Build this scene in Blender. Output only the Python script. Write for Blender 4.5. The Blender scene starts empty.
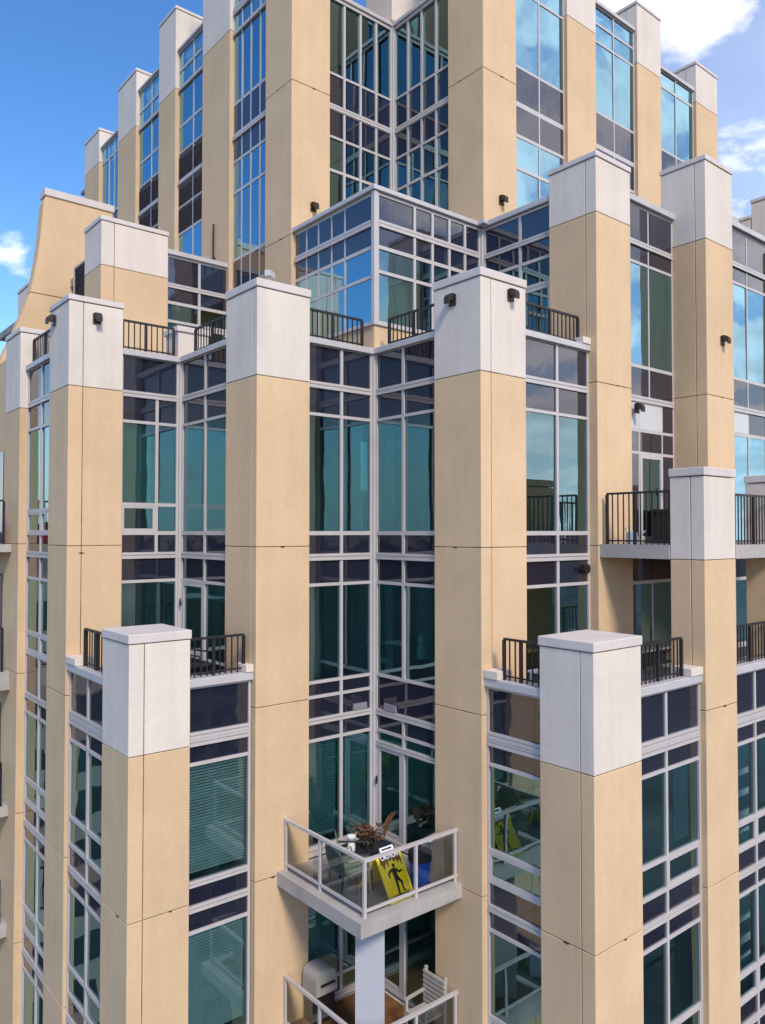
import bpy, math, random
from mathutils import Vector, Matrix
random.seed(7)
R = math.radians
sc = bpy.context.scene
COL = sc.collection

# ------------------------------------------------------------------ materials
def newmat(name):
    m = bpy.data.materials.new(name); m.use_nodes = True
    nt = m.node_tree; nt.nodes.clear()
    out = nt.nodes.new('ShaderNodeOutputMaterial')
    return m, nt, out
def N(nt, t, **kw):
    n = nt.nodes.new(t)
    for k, v in kw.items(): setattr(n, k, v)
    return n
def surf(name, col, rough=.6, spec=.4, metal=0, var=.10, vscale=1.2, fine=None, bump=0, bscale=60, streak=0, panel=0):
    """painted / rendered surface: large soft tone drift, optional rain streaks, fine grain bump"""
    m, nt, out = newmat(name); L = nt.links.new
    b = N(nt, 'ShaderNodeBsdfPrincipled')
    b.inputs['Roughness'].default_value = rough; b.inputs['Metallic'].default_value = metal
    b.inputs['Specular IOR Level'].default_value = spec
    L(b.outputs[0], out.inputs[0])
    geo = N(nt, 'ShaderNodeNewGeometry')
    n1 = N(nt, 'ShaderNodeTexNoise'); n1.inputs['Scale'].default_value = vscale; n1.inputs['Detail'].default_value = 5
    L(geo.outputs['Position'], n1.inputs['Vector'])
    mr = N(nt, 'ShaderNodeMapRange'); mr.inputs['From Min'].default_value = .3; mr.inputs['From Max'].default_value = .7
    mr.inputs['To Min'].default_value = 1 - var; mr.inputs['To Max'].default_value = 1 + var * .6
    L(n1.outputs[0], mr.inputs[0])
    fac = mr.outputs[0]
    if streak:
        mp = N(nt, 'ShaderNodeMapping'); mp.inputs['Scale'].default_value = (2.6, 2.6, .16)
        L(geo.outputs['Position'], mp.inputs['Vector'])
        n2 = N(nt, 'ShaderNodeTexNoise'); n2.inputs['Scale'].default_value = 1.3; n2.inputs['Detail'].default_value = 6
        n2.inputs['Roughness'].default_value = .65
        L(mp.outputs[0], n2.inputs['Vector'])
        m2 = N(nt, 'ShaderNodeMapRange'); m2.inputs['From Min'].default_value = .42; m2.inputs['From Max'].default_value = .72
        m2.inputs['To Min'].default_value = 1.0; m2.inputs['To Max'].default_value = 1 - streak
        L(n2.outputs[0], m2.inputs[0])
        mu = N(nt, 'ShaderNodeMath', operation='MULTIPLY'); L(fac, mu.inputs[0]); L(m2.outputs[0], mu.inputs[1]); fac = mu.outputs[0]
    if panel:       # each cast panel has its own slight tone
        m3 = N(nt, 'ShaderNodeMapRange'); m3.inputs['To Min'].default_value = 1 - panel; m3.inputs['To Max'].default_value = 1 + panel * .5
        L(geo.outputs['Random Per Island'], m3.inputs[0])
        mu = N(nt, 'ShaderNodeMath', operation='MULTIPLY'); L(fac, mu.inputs[0]); L(m3.outputs[0], mu.inputs[1]); fac = mu.outputs[0]
        n4 = N(nt, 'ShaderNodeTexNoise'); n4.inputs['Scale'].default_value = 9; n4.inputs['Detail'].default_value = 8; n4.inputs['Roughness'].default_value = .7
        L(geo.outputs['Position'], n4.inputs['Vector'])
        m4 = N(nt, 'ShaderNodeMapRange'); m4.inputs['From Min'].default_value = .3; m4.inputs['From Max'].default_value = .7; m4.inputs['To Min'].default_value = .955; m4.inputs['To Max'].default_value = 1.03
        L(n4.outputs[0], m4.inputs[0])
        mu = N(nt, 'ShaderNodeMath', operation='MULTIPLY'); L(fac, mu.inputs[0]); L(m4.outputs[0], mu.inputs[1]); fac = mu.outputs[0]
    mx = N(nt, 'ShaderNodeVectorMath', operation='SCALE'); mx.inputs[0].default_value = col
    L(fac, mx.inputs['Scale'])
    L(mx.outputs[0], b.inputs['Base Color'])
    if bump:
        n3 = N(nt, 'ShaderNodeTexNoise'); n3.inputs['Scale'].default_value = bscale; n3.inputs['Detail'].default_value = 3
        L(geo.outputs['Position'], n3.inputs['Vector'])
        bp = N(nt, 'ShaderNodeBump'); bp.inputs['Strength'].default_value = bump; bp.inputs['Distance'].default_value = .01
        L(n3.outputs[0], bp.inputs['Height']); L(bp.outputs[0], b.inputs['Normal'])
    return m
def glassmat(name, tint, refl, base, wav=.004):
    """coated window pane: tinted see-through plus a coloured mirror coating that strengthens at grazing angles"""
    m, nt, out = newmat(name); L = nt.links.new
    t = N(nt, 'ShaderNodeBsdfTransparent'); t.inputs[0].default_value = (*tint, 1)
    g = N(nt, 'ShaderNodeBsdfGlossy'); g.inputs['Color'].default_value = (*refl, 1); g.inputs['Roughness'].default_value = 0.0
    lw = N(nt, 'ShaderNodeFresnel'); lw.inputs['IOR'].default_value = 1.5
    ma = N(nt, 'ShaderNodeMath', operation='MULTIPLY_ADD'); ma.inputs[1].default_value = 1 - base; ma.inputs[2].default_value = base
    ma.use_clamp = True
    L(lw.outputs[0], ma.inputs[0])
    mx = N(nt, 'ShaderNodeMixShader'); L(ma.outputs[0], mx.inputs[0]); L(t.outputs[0], mx.inputs[1]); L(g.outputs[0], mx.inputs[2])
    geo = N(nt, 'ShaderNodeNewGeometry')
    n = N(nt, 'ShaderNodeTexNoise'); n.inputs['Scale'].default_value = 1.1; n.inputs['Detail'].default_value = 1
    L(geo.outputs['Position'], n.inputs['Vector'])
    bp = N(nt, 'ShaderNodeBump'); bp.inputs['Strength'].default_value = 1; bp.inputs['Distance'].default_value = wav
    L(n.outputs[0], bp.inputs['Height']); L(bp.outputs[0], g.inputs['Normal'])
    L(mx.outputs[0], out.inputs[0])
    return m
def spandrelmat(name, col, rough=.04, spec=.9):
    m, nt, out = newmat(name); L = nt.links.new
    b = N(nt, 'ShaderNodeBsdfPrincipled'); b.inputs['Base Color'].default_value = (*col, 1)
    b.inputs['Roughness'].default_value = rough; b.inputs['IOR'].default_value = 1.65
    b.inputs['Specular IOR Level'].default_value = spec
    geo = N(nt, 'ShaderNodeNewGeometry')
    n = N(nt, 'ShaderNodeTexNoise'); n.inputs['Scale'].default_value = 1.6; n.inputs['Detail'].default_value = 2
    L(geo.outputs['Position'], n.inputs['Vector'])
    bp = N(nt, 'ShaderNodeBump'); bp.inputs['Strength'].default_value = 1; bp.inputs['Distance'].default_value = .004
    L(n.outputs[0], bp.inputs['Height']); L(bp.outputs[0], b.inputs['Normal'])
    L(b.outputs[0], out.inputs[0])
    return m

M = {}
M['beige'] = surf('beige_stucco', (.74, .515, .308), .85, .2, var=.07, vscale=.9, bump=.5, bscale=45, streak=.06, panel=.05)
M['white'] = surf('white_stucco', (.79, .675, .575), .85, .2, var=.06, vscale=1.0, bump=.4, bscale=45, streak=.10, panel=.03)
M['cap'] = surf('cap_metal', (.70, .61, .55), .55, .5, var=.06, vscale=2, streak=.08)
M['frame'] = surf('aluminium_frame', (.55, .50, .475), .42, .5, var=.06, vscale=2.5)
M['coping'] = surf('coping_metal', (.55, .51, .50), .45, .5, var=.07, vscale=2)
M['joint'] = surf('joint_sealant', (.22, .155, .10), .9, .1, var=.7, vscale=3)
M['spandrel'] = spandrelmat('spandrel_glass', (.017, .018, .032))
M['panel'] = surf('white_panel', (.62, .60, .58), .5, .4, var=.05)
M['black'] = surf('black_railing', (.018, .016, .016), .45, .5, var=.15, vscale=4)
M['lamp'] = surf('bronze_fixture', (.035, .022, .017), .5, .5, var=.2, vscale=9)
M['concrete'] = surf('concrete_slab', (.46, .42, .385), .8, .3, var=.16, vscale=2.2, bump=.3, bscale=40, streak=.12)
M['deck'] = surf('terrace_deck', (.33, .31, .29), .9, .2, var=.2, vscale=3)
M['louver'] = surf('louver_metal', (.27, .25, .28), .6, .4, var=.1)
M['interior'] = surf('interior_wall', (.62, .60, .54), .9, .1, var=.05)
M['ceiling'] = surf('interior_floor', (.52, .49, .44), .8, .2, var=.08)
M['blind'] = surf('window_blind', (.80, .82, .78), .7, .3, var=.05)
M['curtain'] = surf('curtain_fabric', (.52, .55, .50), .9, .1, var=.1, vscale=3)
M['shade'] = surf('roller_shade', (.55, .60, .50), .8, .2, var=.06)
M['glass'] = glassmat('teal_glass', (.36, .68, .70), (.60, .93, 1.0), .26, .006)
M['mirror'] = glassmat('tower_glass', (.16, .36, .38), (.50, .85, 1.0), .46, .007)
M['railglass'] = glassmat('balustrade_glass', (.95, .97, .95), (.9, .95, .95), .03, 0)
M['clear'] = glassmat('clear_glass', (.62, .84, .80), (.65, .95, 1.0), .16)
M['column'] = surf('painted_column', (.46, .45, .48), .6, .3, var=.05, vscale=2)
M['wood'] = surf('wood_deck', (.22, .10, .035), .6, .3, var=.25, vscale=4)

# ------------------------------------------------------------------ mesh collector
class MB:
    def __init__(s): s.v = []; s.f = []; s.m = []; s.cur = 0; s.smooth = False
    def face(s, pts):
        i = len(s.v); s.v += [tuple(p) for p in pts]; s.f.append(tuple(range(i, i + len(pts)))); s.m.append(s.cur); return s
    def hexa(s, p):           # p: 8 points, bottom ring 0-3 ccw, top ring 4-7
        i = len(s.v); s.v += [tuple(q) for q in p]
        for f in ((3, 2, 1, 0), (4, 5, 6, 7), (0, 1, 5, 4), (1, 2, 6, 5), (2, 3, 7, 6), (3, 0, 4, 7)):
            s.f.append(tuple(i + k for k in f)); s.m.append(s.cur)
        return s
    def box(s, x0, x1, y0, y1, z0, z1):
        if x0 > x1: x0, x1 = x1, x0
        if y0 > y1: y0, y1 = y1, y0
        if z0 > z1: z0, z1 = z1, z0
        return s.hexa([(x0, y0, z0), (x1, y0, z0), (x1, y1, z0), (x0, y1, z0), (x0, y0, z1), (x1, y0, z1), (x1, y1, z1), (x0, y1, z1)])
    def prism(s, poly, z0, z1):   # ccw polygon in x,y
        n = len(poly); i = len(s.v)
        s.v += [(x, y, z0) for x, y in poly] + [(x, y, z1) for x, y in poly]
        s.f.append(tuple(i + k for k in reversed(range(n)))); s.m.append(s.cur)
        s.f.append(tuple(i + n + k for k in range(n))); s.m.append(s.cur)
        for k in range(n):
            q = (k + 1) % n
            s.f.append((i + k, i + q, i + n + q, i + n + k)); s.m.append(s.cur)
        return s
    def tube(s, path, rad, n=8):
        path = [Vector(p) for p in path]
        rads = rad if isinstance(rad, (list, tuple)) else [rad] * len(path)
        rings = []
        for k, p in enumerate(path):
            d = (path[min(k + 1, len(path) - 1)] - path[max(k - 1, 0)]).normalized()
            a = d.orthogonal().normalized() if k == 0 else (a - d * a.dot(d)).normalized()
            b = d.cross(a); i = len(s.v)
            s.v += [tuple(p + (a * math.cos(2 * math.pi * j / n) + b * math.sin(2 * math.pi * j / n)) * rads[k]) for j in range(n)]
            rings.append(i)
        for k in range(len(rings) - 1):
            for j in range(n):
                s.f.append((rings[k] + j, rings[k] + (j + 1) % n, rings[k + 1] + (j + 1) % n, rings[k + 1] + j)); s.m.append(s.cur)
        s.f.append(tuple(rings[0] + j for j in reversed(range(n)))); s.m.append(s.cur)
        s.f.append(tuple(rings[-1] + j for j in range(n))); s.m.append(s.cur)
        return s
    def lathe(s, cx, cy, prof, n=16):
        return s.tube([(cx, cy, z) for r, z in prof], [max(r, .001) for r, z in prof], n)
    def bar(s, p, q, w, h=None):   # square bar between two points
        p = Vector(p); q = Vector(q); h = h or w
        d = (q - p).normalized(); up = Vector((0, 0, 1))
        if abs(d.z) > .95: up = Vector((0, 1, 0))
        a = d.cross(up).normalized() * w / 2; b = a.cross(d).normalized() * h / 2
        return s.hexa([p - a - b, p + a - b, p + a + b, p - a + b, q - a - b, q + a - b, q + a + b, q - a + b])

WL = {}
def place(o, parent, loc):
    COL.objects.link(o); WL[o] = Vector(loc)
    if parent is not None:
        o.parent = parent; o.location = WL[o] - WL[parent]
    else: o.location = loc
def obj(name, mb, mats, parent=None, label=None, bevel=0, smooth=False, origin=None):
    if not isinstance(mats, (list, tuple)): mats = [mats]
    xs = list(zip(*mb.v)); lo = [min(a) for a in xs]; hi = [max(a) for a in xs]
    c = Vector(((lo[0] + hi[0]) / 2, (lo[1] + hi[1]) / 2, lo[2])) if origin is None else Vector(origin)
    me = bpy.data.meshes.new(name)
    me.from_pydata([(a - c.x, b - c.y, d - c.z) for a, b, d in mb.v], [], mb.f)
    for m in mats: me.materials.append(M[m] if isinstance(m, str) else m)
    me.polygons.foreach_set('material_index', mb.m)
    if smooth: me.polygons.foreach_set('use_smooth', [True] * len(me.polygons))
    me.update()
    o = bpy.data.objects.new(name, me); place(o, parent, c)
    if label: o['label'] = label
    if bevel:
        bv = o.modifiers.new('edge', 'BEVEL'); bv.width = bevel; bv.segments = 2; bv.limit_method = 'ANGLE'; bv.angle_limit = R(50)
    return o
def empty(name, loc, label=None, cat=None, parent=None, group=None):
    o = bpy.data.objects.new(name, None); o.empty_display_size = .3; place(o, parent, loc)
    if label: o['label'] = label
    if cat: o['category'] = cat
    if group: o['group'] = group
    return o
def tag(o, label, cat, group=None):
    o['label'] = label; o['category'] = cat
    if group: o['group'] = group
    return o

GROUND = -58.0
T = empty('apartment_tower', (18, 18, GROUND), 'stepped beige stucco apartment tower with white pillar caps and teal glass window bays', 'building')
ZB = -14.0      # nothing below this level is in view

# ------------------------------------------------------------------ pillars
def pillar(x0, x1, y0, y1, zbot, ztop, zwhite, joints=(), gx=None, gy=None, cap=True, label=None, stepcap=.15, ov=.02):
    """stucco pier: storey-high beige blocks with open joints, white upper block, metal cap"""
    g = .007; ins = .012
    mb = MB()
    def block(z0, z1):
        xs = [(x0, x1)] if gx is None else [(x0, gx - g), (gx + g, x1)]
        ys = [(y0, y1)] if gy is None else [(y0, gy - g), (gy + g, y1)]
        for a, b in xs:
            for c, d in ys: mb.box(a, b, c, d, z0, z1)
    body_top = zwhite if zwhite is not None else ztop - (stepcap if cap else 0)
    zs = [zbot] + sorted(j for j in joints if zbot + .3 < j < body_top - .3) + [body_top]
    for k, (a, b) in enumerate(zip(zs, zs[1:])):
        block(a + (g if k else 0), b - g)
    o = obj('pillar', mb, 'beige', T, label, bevel=.008)
    c = MB().box(x0 + ins, x1 - ins, y0 + ins, y1 - ins, zbot + .05, ztop - stepcap - .02)
    obj('joint', c, 'joint', o)
    if zwhite is not None:
        mb = MB(); block(zwhite + g, ztop - stepcap - (.016 if cap else .004)); obj('white_cladding', mb, 'white', o, bevel=.008)
    if cap:
        mb = MB().box(x0 - ov, x1 + ov, y0 - ov, y1 + ov, ztop - stepcap, ztop)
        obj('pillar_cap', mb, 'cap', o, bevel=.012)
    return o
JT = [13.4, 10.77, 7.05, 3.0, -.28, -3.18, -6.29, -9.15, -12.0]
P_ = dict(joints=JT)
pillar(7.24, 8.40, 12.35, 13.52, ZB, 4.64, 2.86, gy=12.52, **P_)                    # P3
pillar(9.96, 11.17, 9.36, 10.54, ZB, 4.65, 2.82, gx=10.23, **P_)                    # P4
pillar(4.94, 6.02, 15.62, 16.83, ZB, 4.67, 2.87, gx=5.22, stepcap=.11, **P_)                     # P2
pillar(4.86, 5.95, 18.72, 19.95, ZB, 4.63, 2.79, stepcap=.11, **P_)                              # P0
pillar(6.60, 8.29, 18.56, 19.72, 2.9, 7.59, 6.40, gx=6.92, stepcap=.11, **P_)                    # P9
pillar(13.21, 14.42, 9.24, 10.42, ZB, 7.69, 6.45, gy=9.50, stepcap=.11, **P_)                    # P6
pillar(16.26, 17.47, 8.55, 9.62, -2.9, 8.30, 6.44, gy=8.80, stepcap=.11, **P_)                   # P7
pillar(13.27, 14.41, 7.06, 7.72, ZB, 1.16, -.51, gy=7.32, joints=JT, stepcap=.15)   # P8
pillar(16.20, 17.40, 7.06, 7.72, ZB, 1.16, -.51, joints=JT, stepcap=.15)            # P8b
pillar(9.99, 11.27, 7.09, 8.12, ZB, -1.68, -3.69, gy=7.34, joints=[-6.36, -9.2], stepcap=.15)   # P5
pillar(4.92, 5.99, 12.40, 13.58, ZB, -1.68, -3.66, gx=5.18, joints=[-6.33, -9.15], stepcap=.15)  # P1
# tower
pillar(9.99, 11.11, 15.48, 16.68, 3.0, 17.6, None, cap=False, **P_)                 # T1
pillar(13.14, 14.30, 12.24, 13.40, 7.195, 17.6, None, cap=False, **P_)                # T2
pillar(9.99, 11.2, 18.53, 20.13, 3.0, 17.2, 13.50, joints=[], stepcap=.09)              # Td
pillar(9.99, 11.2, 21.92, 23.13, 3.0, 15.96, 13.42, joints=[], stepcap=.09)
pillar(9.99, 11.2, 24.95, 26.55, 3.0, 15.44, 13.5, joints=[], stepcap=.09)
pillar(9.99, 11.2, 28.40, 29.94, 3.0, 14.82, 13.55, joints=[], stepcap=.09)
pillar(16.30, 17.54, 12.24, 13.5, 6.0, 16.6, 13.35, joints=[], stepcap=.09)
pillar(19.52, 20.76, 12.24, 13.6, 6.0, 15.15, 13.35, joints=[], gy=12.6, stepcap=.09)
pillar(22.78, 24.10, 12.24, 13.6, 6.0, 14.67, 13.38, joints=[], gy=12.6, stepcap=.09)
pillar(13.13, 14.3, 15.50, 16.6, 13.5, 17.0, 13.55, joints=[], stepcap=.09)                      # pier above the recess
pillar(22.7, 23.9, 8.55, 9.0, ZB, 6.9, None, joints=JT, cap=False)
pillar(19.5, 20.7, 8.55, 9.0, ZB, 6.9, None, joints=JT, cap=False)
pillar(21.0, 22.6, 8.62, 9.75, 6.0, 8.97, 6.4, joints=[], stepcap=.09)
pillar(21.0, 22.6, 9.78, 10.08, 6.0, 8.57, 6.4, joints=[], stepcap=.09)

# ------------------------------------------------------------------ window bays
def bay(axis, c, a0, a1, units, div=(.5,), end0=True, end1=True, gl='glass', label=None):
    """axis R: plane y=c facing -y, a runs along x.  axis L: plane x=c facing -x, a runs along y.
    units: list of (ztop, zbot, rows); row = (z1, z0, cells, divisions or None)"""
    def P(a, d, z): return (a, c + d, z) if axis == 'R' else (c + d, a, z)
    def bx(mb, a, b, d0, d1, z0, z1):
        if axis == 'R': mb.box(a, b, c + d0, c + d1, z0, z1)
        else: mb.box(c + d0, c + d1, a, b, z0, z1)
    for ztop, zbot, rows in units:
        fr = MB(); gm = MB(); sm = MB(); pm = MB(); lm = MB(); bm = MB(); hm = MB(); cm_ = MB(); sms = []
        w = .022 if gl == 'mirror' else .033
        e = .016 if gl == 'mirror' else .022
        tw = gl == 'mirror'
        f0 = .01 if tw else -.012
        bx(fr, a0, a0 + 2 * e, f0, .09, zbot, ztop); bx(fr, a1 - 2 * e, a1, f0, .09, zbot, ztop)
        lo, hi = a0 + 2 * e, a1 - 2 * e
        # horizontals
        zs = [ztop] + [z for r in rows for z in (r[0], r[1])] + [zbot]
        for k in range(0, len(zs), 2):
            z1, z0 = zs[k], zs[k + 1]
            if z1 - z0 < .004: continue
            if z1 - z0 > .095:
                h = z1 - z0
                bx(fr, lo, hi, -.020, .085, z0 + h * .60, z1)
                bx(fr, lo, hi, .004, .08, z0 + h * .48, z0 + h * .60)
                bx(fr, lo, hi, -.026, .085, z0, z0 + h * .48)
            else: bx(fr, lo, hi, .015 if tw else -.006, .085, z0, z1)
        for z1, z0, cells, dv in rows:
            dv = div if dv is None else dv
            n = len(cells)
            ed = [a0 + e] + [a0 + (a1 - a0) * q for q in dv[:n - 1]] + [a1 - e]
            for k, q in enumerate(ed[1:-1]): bx(fr, q - w, q + w, .012 if tw else -.009, .088, z0, z1)
            for k, ch in enumerate(cells):
                x0, x1 = ed[k] + (e if k == 0 else w), ed[k + 1] - (e if k == n - 1 else w)
                if axis == 'L': pass
                if ch in 'gbrhdwkcC':
                    q0, q1, r0, r1 = x0, x1, z0, z1
                    if ch in 'dw':
                        t = .085 if ch == 'd' else .045
                        bx(fr, x0, x0 + t, -.002, .07, z0, z1); bx(fr, x1 - t, x1, -.002, .07, z0, z1)
                        bx(fr, x0 + t, x1 - t, 0, .067, z0, z0 + t * 1.2); bx(fr, x0 + t, x1 - t, 0, .067, z1 - t, z1)
                        q0, q1, r0, r1 = x0 + t, x1 - t, z0 + t * 1.2, z1 - t
                        if ch == 'd':
                            hm.bar(P(x1 - .05, -.06, z0 + 1.0), P(x1 - .05, -.06, z0 + 1.16), .025)
                            hm.bar(P(x1 - .05, -.06, z0 + 1.08), P(x1 - .05, -.02, z0 + 1.08), .02)
                    j = [random.uniform(-.004, .004) for _ in range(4)]
                    # a gentle random tilt, planar: depth = base + s*da + t*dz
                    s_, t_ = random.uniform(-.005, .005), random.uniform(-.004, .004)
                    q = [P(q0, .03 - s_ - t_, r0), P(q1, .03 + s_ - t_, r0), P(q1, .03 + s_ + t_, r1), P(q0, .03 - s_ + t_, r1)]
                    if axis == 'L': q = [q[1], q[0], q[3], q[2]]
                    gm.face(q)
                    if ch == 'b':
                        zz = r1 - .02; zb_ = r0 + .12
                        while zz > zb_:
                            y0, y1 = .13, .155
                            bm.face([P(x0, y0, zz - .030), P(x1, y0, zz - .030), P(x1, y1, zz), P(x0, y1, zz)]); zz -= .052
                    if ch in 'cC':
                        wd = (x1 - x0) * random.uniform(.3, .5); n_ = 22
                        b0 = x0 + .01 if ch == 'c' else x1 - .01 - wd
                        pr = [(b0 + wd * i_ / n_, .20 + .03 * math.sin(i_ * 1.55 + random.uniform(-.3, .3))) for i_ in range(n_ + 1)]
                        for (p0, d0_), (p1, d1_) in zip(pr, pr[1:]):
                            cm_.face([P(p0, d0_, r0 + .03), P(p1, d1_, r0 + .03), P(p1, d1_, r1 + .05), P(p0, d0_, r1 + .05)])
                    if ch in 'rhk':
                        f = {'r': .0, 'h': .45, 'k': .78}[ch]
                        bx(bm, x0 + .03, x1 - .03, .16, .17, r0 + (r1 - r0) * f, r1)
                elif ch == 's':
                    q = MB(); bx(q, x0, x1, .02, .05, z0, z1); sms.append(q)
                elif ch == 'o': bx(pm, x0, x1, .01, .05, z0, z1)
                elif ch == 'l':
                    zz = z0 + .03
                    while zz < z1 - .03:
                        lm.hexa([P(x0, .0, zz - .018), P(x1, .0, zz - .018), P(x1, .01, zz - .018), P(x0, .01, zz - .018),
                                 P(x0, .05, zz + .022), P(x1, .05, zz + .022), P(x1, .06, zz + .022), P(x0, .06, zz + .022)]); zz += .06
                    bx(lm, x0, x1, .08, .09, z0, z1)
        o = obj('window', fr, 'frame', T, label)
        if gm.f: obj('glass_pane', gm, gl, o)
        for q in sms: obj('spandrel_panel', q, 'spandrel', o)
        if pm.f: obj('white_panel', pm, 'panel', o)
        if lm.f: obj('louver', lm, 'louver', o)
        if bm.f: obj('window_blind', bm, 'blind' if any('b' in r[2] for r in rows) else 'shade', o)
        if cm_.f: obj('curtain', cm_, 'curtain', o, smooth=True)
        if hm.f: obj('door_handle', hm, 'black', o)

# storey tables -------------------------------------------------------------
def A(n='ss', g='gg', d=None, low=None):     # top storey of the main block
    mid = [(2.25, .01, g, None)] if not low else [(2.25, .60, g, None), (.53, .01, low, None)]
    return (3.64, -.43, [(3.62, 2.92, n, d), (2.79, 2.31, 'ss', None)] + mid + [(-.07, -.43, 'ss', None)])
def Bst(g='gg', s='ss'):
    return (-.43, -3.58, [(-.56, -1.0, s, None), (-1.06, -2.87, g, None), (-2.93, -3.15, 'ss', None), (-3.21, -3.58, 'ss', None)])
def Low(z, g='gg', w='ww', n=2):   # ordinary lower storey hanging from floor band top z
    s = 's' * n
    return (z, z - 2.83, [(z - .12, z - .41, s, None), (z - .47, z - 1.88, g, None), (z - 1.95, z - 2.40, w, None), (z - 2.47, z - 2.83, s, None)])
LOWS = [Low(-3.58, 'cg'), Low(-6.41, 'hC', 'gw'), Low(-9.24, 'kg')]
# re-entrant corner above the glass balcony
bay('R', 12.45, 8.40, 10.0, [A(g='cC'), Bst('cg'),
    (-3.58, -6.2, [(-3.70, -3.98, 'ss', None), (-4.04, -6.02, 'bb', None)]),
    (-6.47, -9.07, [(-6.55, -6.84, 'ss', None), (-6.9, -8.6, 'bg', None), (-8.66, -8.95, 'gg', None)]), (-9.3, -12, [(-9.6, -11.8, 'gg', None)])], (.52,))
bay('L', 10.06, 10.54, 12.39, [A(g='gC'), (-.43, -3.58, [(-.56, -1.0, 'ss', None), (-1.06, -2.87, 'gC', None), (-2.93, -3.58, 's', (1,)), ]),
    (-3.58, -6.2, [(-3.70, -3.98, 'ss', None), (-4.04, -4.22, 'gg', None), (-4.32, -6.08, 'gd', None)]),
    (-6.47, -9.07, [(-6.55, -6.84, 'ss', None), (-6.9, -9.0, 'gd', None)]), (-9.3, -12, [(-9.6, -11.8, 'gg', None)])], (.54,))
# left re-entrant corner
bay('R', 15.72, 6.02, 7.28, [A('s', 'rg', (1,), 'wg'), (-.43, -2.62, [(-.56, -1.0, 's', (1,)), (-1.06, -2.55, 'c', (1,))])], (.62,))
bay('L', 7.34, 13.52, 15.66, [A('ss', 'cg'), (-.43, -2.62, [(-.56, -1.0, 'ss', None), (-1.06, -2.58, 'gd', None)])], (.5,))
# left return beside the outermost pillar
bay('L', 5.04, 16.83, 18.72, [(3.64, -.43, [(3.62, 2.92, 'ss', None), (2.79, 2.31, 'ss', None), (2.25, .5, 'gg', None), (.42, -.02, 'ww', None), (-.08, -.43, 'ss', None)]),
    (-.43, -3.58, [(-.56, -1.0, 'ss', None), (-1.06, -2.2, 'gg', None), (-2.26, -2.66, 'ww', None), (-2.74, -3.58, 'ss', None)])] + LOWS, (.47,))
# facade right of the foremost upper pillar
bay('R', 9.46, 11.17, 13.21, [A(), (-.43, -3.2, [(-.56, -1.0, 'ss', None), (-1.06, -3.15, 'gg', None)])], (.51,), label='window bay mirroring clouds beside the tall pillar')
# lower volumes
def lowbay(n, g, w, first_g=None):
    s = 's' * n
    return [(-2.68, -3.58, [(-2.72, -3.46, s, None)]), Low(-3.58, first_g or g, w, n), Low(-6.41, g, w, n), Low(-9.24, g.replace('c', 'h'), w, n)]
bay('R', 7.19, 11.27, 13.27, lowbay(2, 'cg', 'gw', 'cC'), (.45,))
bay('L', 10.09, 8.12, 9.36, lowbay(1, 'g', 'w'), ())
bay('R', 12.50, 5.99, 7.22, [(-2.68, -3.58, [(-2.72, -3.46, 's', None)]),
    (-3.58, -6.41, [(-3.70, -3.98, 's', None), (-4.04, -6.0, 'b', None), (-6.1, -6.41, 's', None)]),
    (-6.41, -9.24, [(-6.53, -6.84, 's', None), (-6.9, -8.85, 'b', None), (-8.95, -9.24, 's', None)]), Low(-9.24, 'g', 'g', 1)], (), gl='clear')
bay('L', 5.02, 13.58, 15.62, lowbay(2, 'cg', 'gg', 'gC'), (.5,))
bay('R', 7.15, 14.41, 16.2, lowbay(2, 'gC', 'ww'), (.5,))
# upper block right
UP = [(7.05, 2.91, [(7.0, 6.27, 'ss', None), (6.15, 5.83, 'ss', None), (5.77, 3.59, 'gr', None), (3.52, 2.91, 'ss', None)])]
bay('R', 9.34, 14.42, 16.26, [(7.05, 2.91, [(7.0, 6.27, 'ss', None), (6.15, 5.83, 'ss', None), (5.77, 3.59, 'gh', None), (3.52, 2.91, 'ss', None)]),
    (2.91, -.25, [(2.78, 2.2, 'oos', (.24, .74)), (2.14, 1.72, 'sss', (.24, .74)), (1.66, -.2, 'sds', (.24, .74))]),
    (-.51, -2.6, [(-.55, -1.05, 's', (1,)), (-1.12, -2.55, 'gg', (.5,))])], (.47,), gl='mirror')
bay('R', 8.65, 17.47, 19.5, [(7.05, 2.91, [(7.0, 6.27, 'ss', None), (6.15, 5.83, 'ss', None), (5.77, 3.59, 'gg', None), (3.52, 2.91, 'ss', None)]),
    (2.91, -.25, [(2.78, 2.3, 'os', None), (2.22, -.2, 'gg', None)]), (-.51, -2.6, [(-.55, -1.05, 'ss', None), (-1.12, -2.55, 'gg', None)])], (.45,), gl='mirror')
bay('R', 8.65, 20.7, 22.7, UP + [(2.91, -.43, [(2.78, 2.3, 'ss', None), (2.22, -.05, 'gg', None), (-.1, -.43, 'ss', None)]), (-.43, -3.58, [(-.56, -1.0, 'ss', None), (-1.06, -2.87, 'gC', None), (-2.93, -3.58, 'ss', None)])] + LOWS, (.5,), gl='mirror')
bay('R', 8.65, 17.47, 19.5, [(-2.6, -3.58, [(-2.66, -3.5, 'ss', None)])] + LOWS, (.5,))
bay('L', 13.31, 10.42, 12.39, [(7.05, 3.3, [(7.0, 6.45, 'ss', None), (6.33, 5.95, 'ss', None), (5.88, 5.4, 'gg', None), (5.33, 3.4, 'dg', None)])], (.45,))
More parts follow.
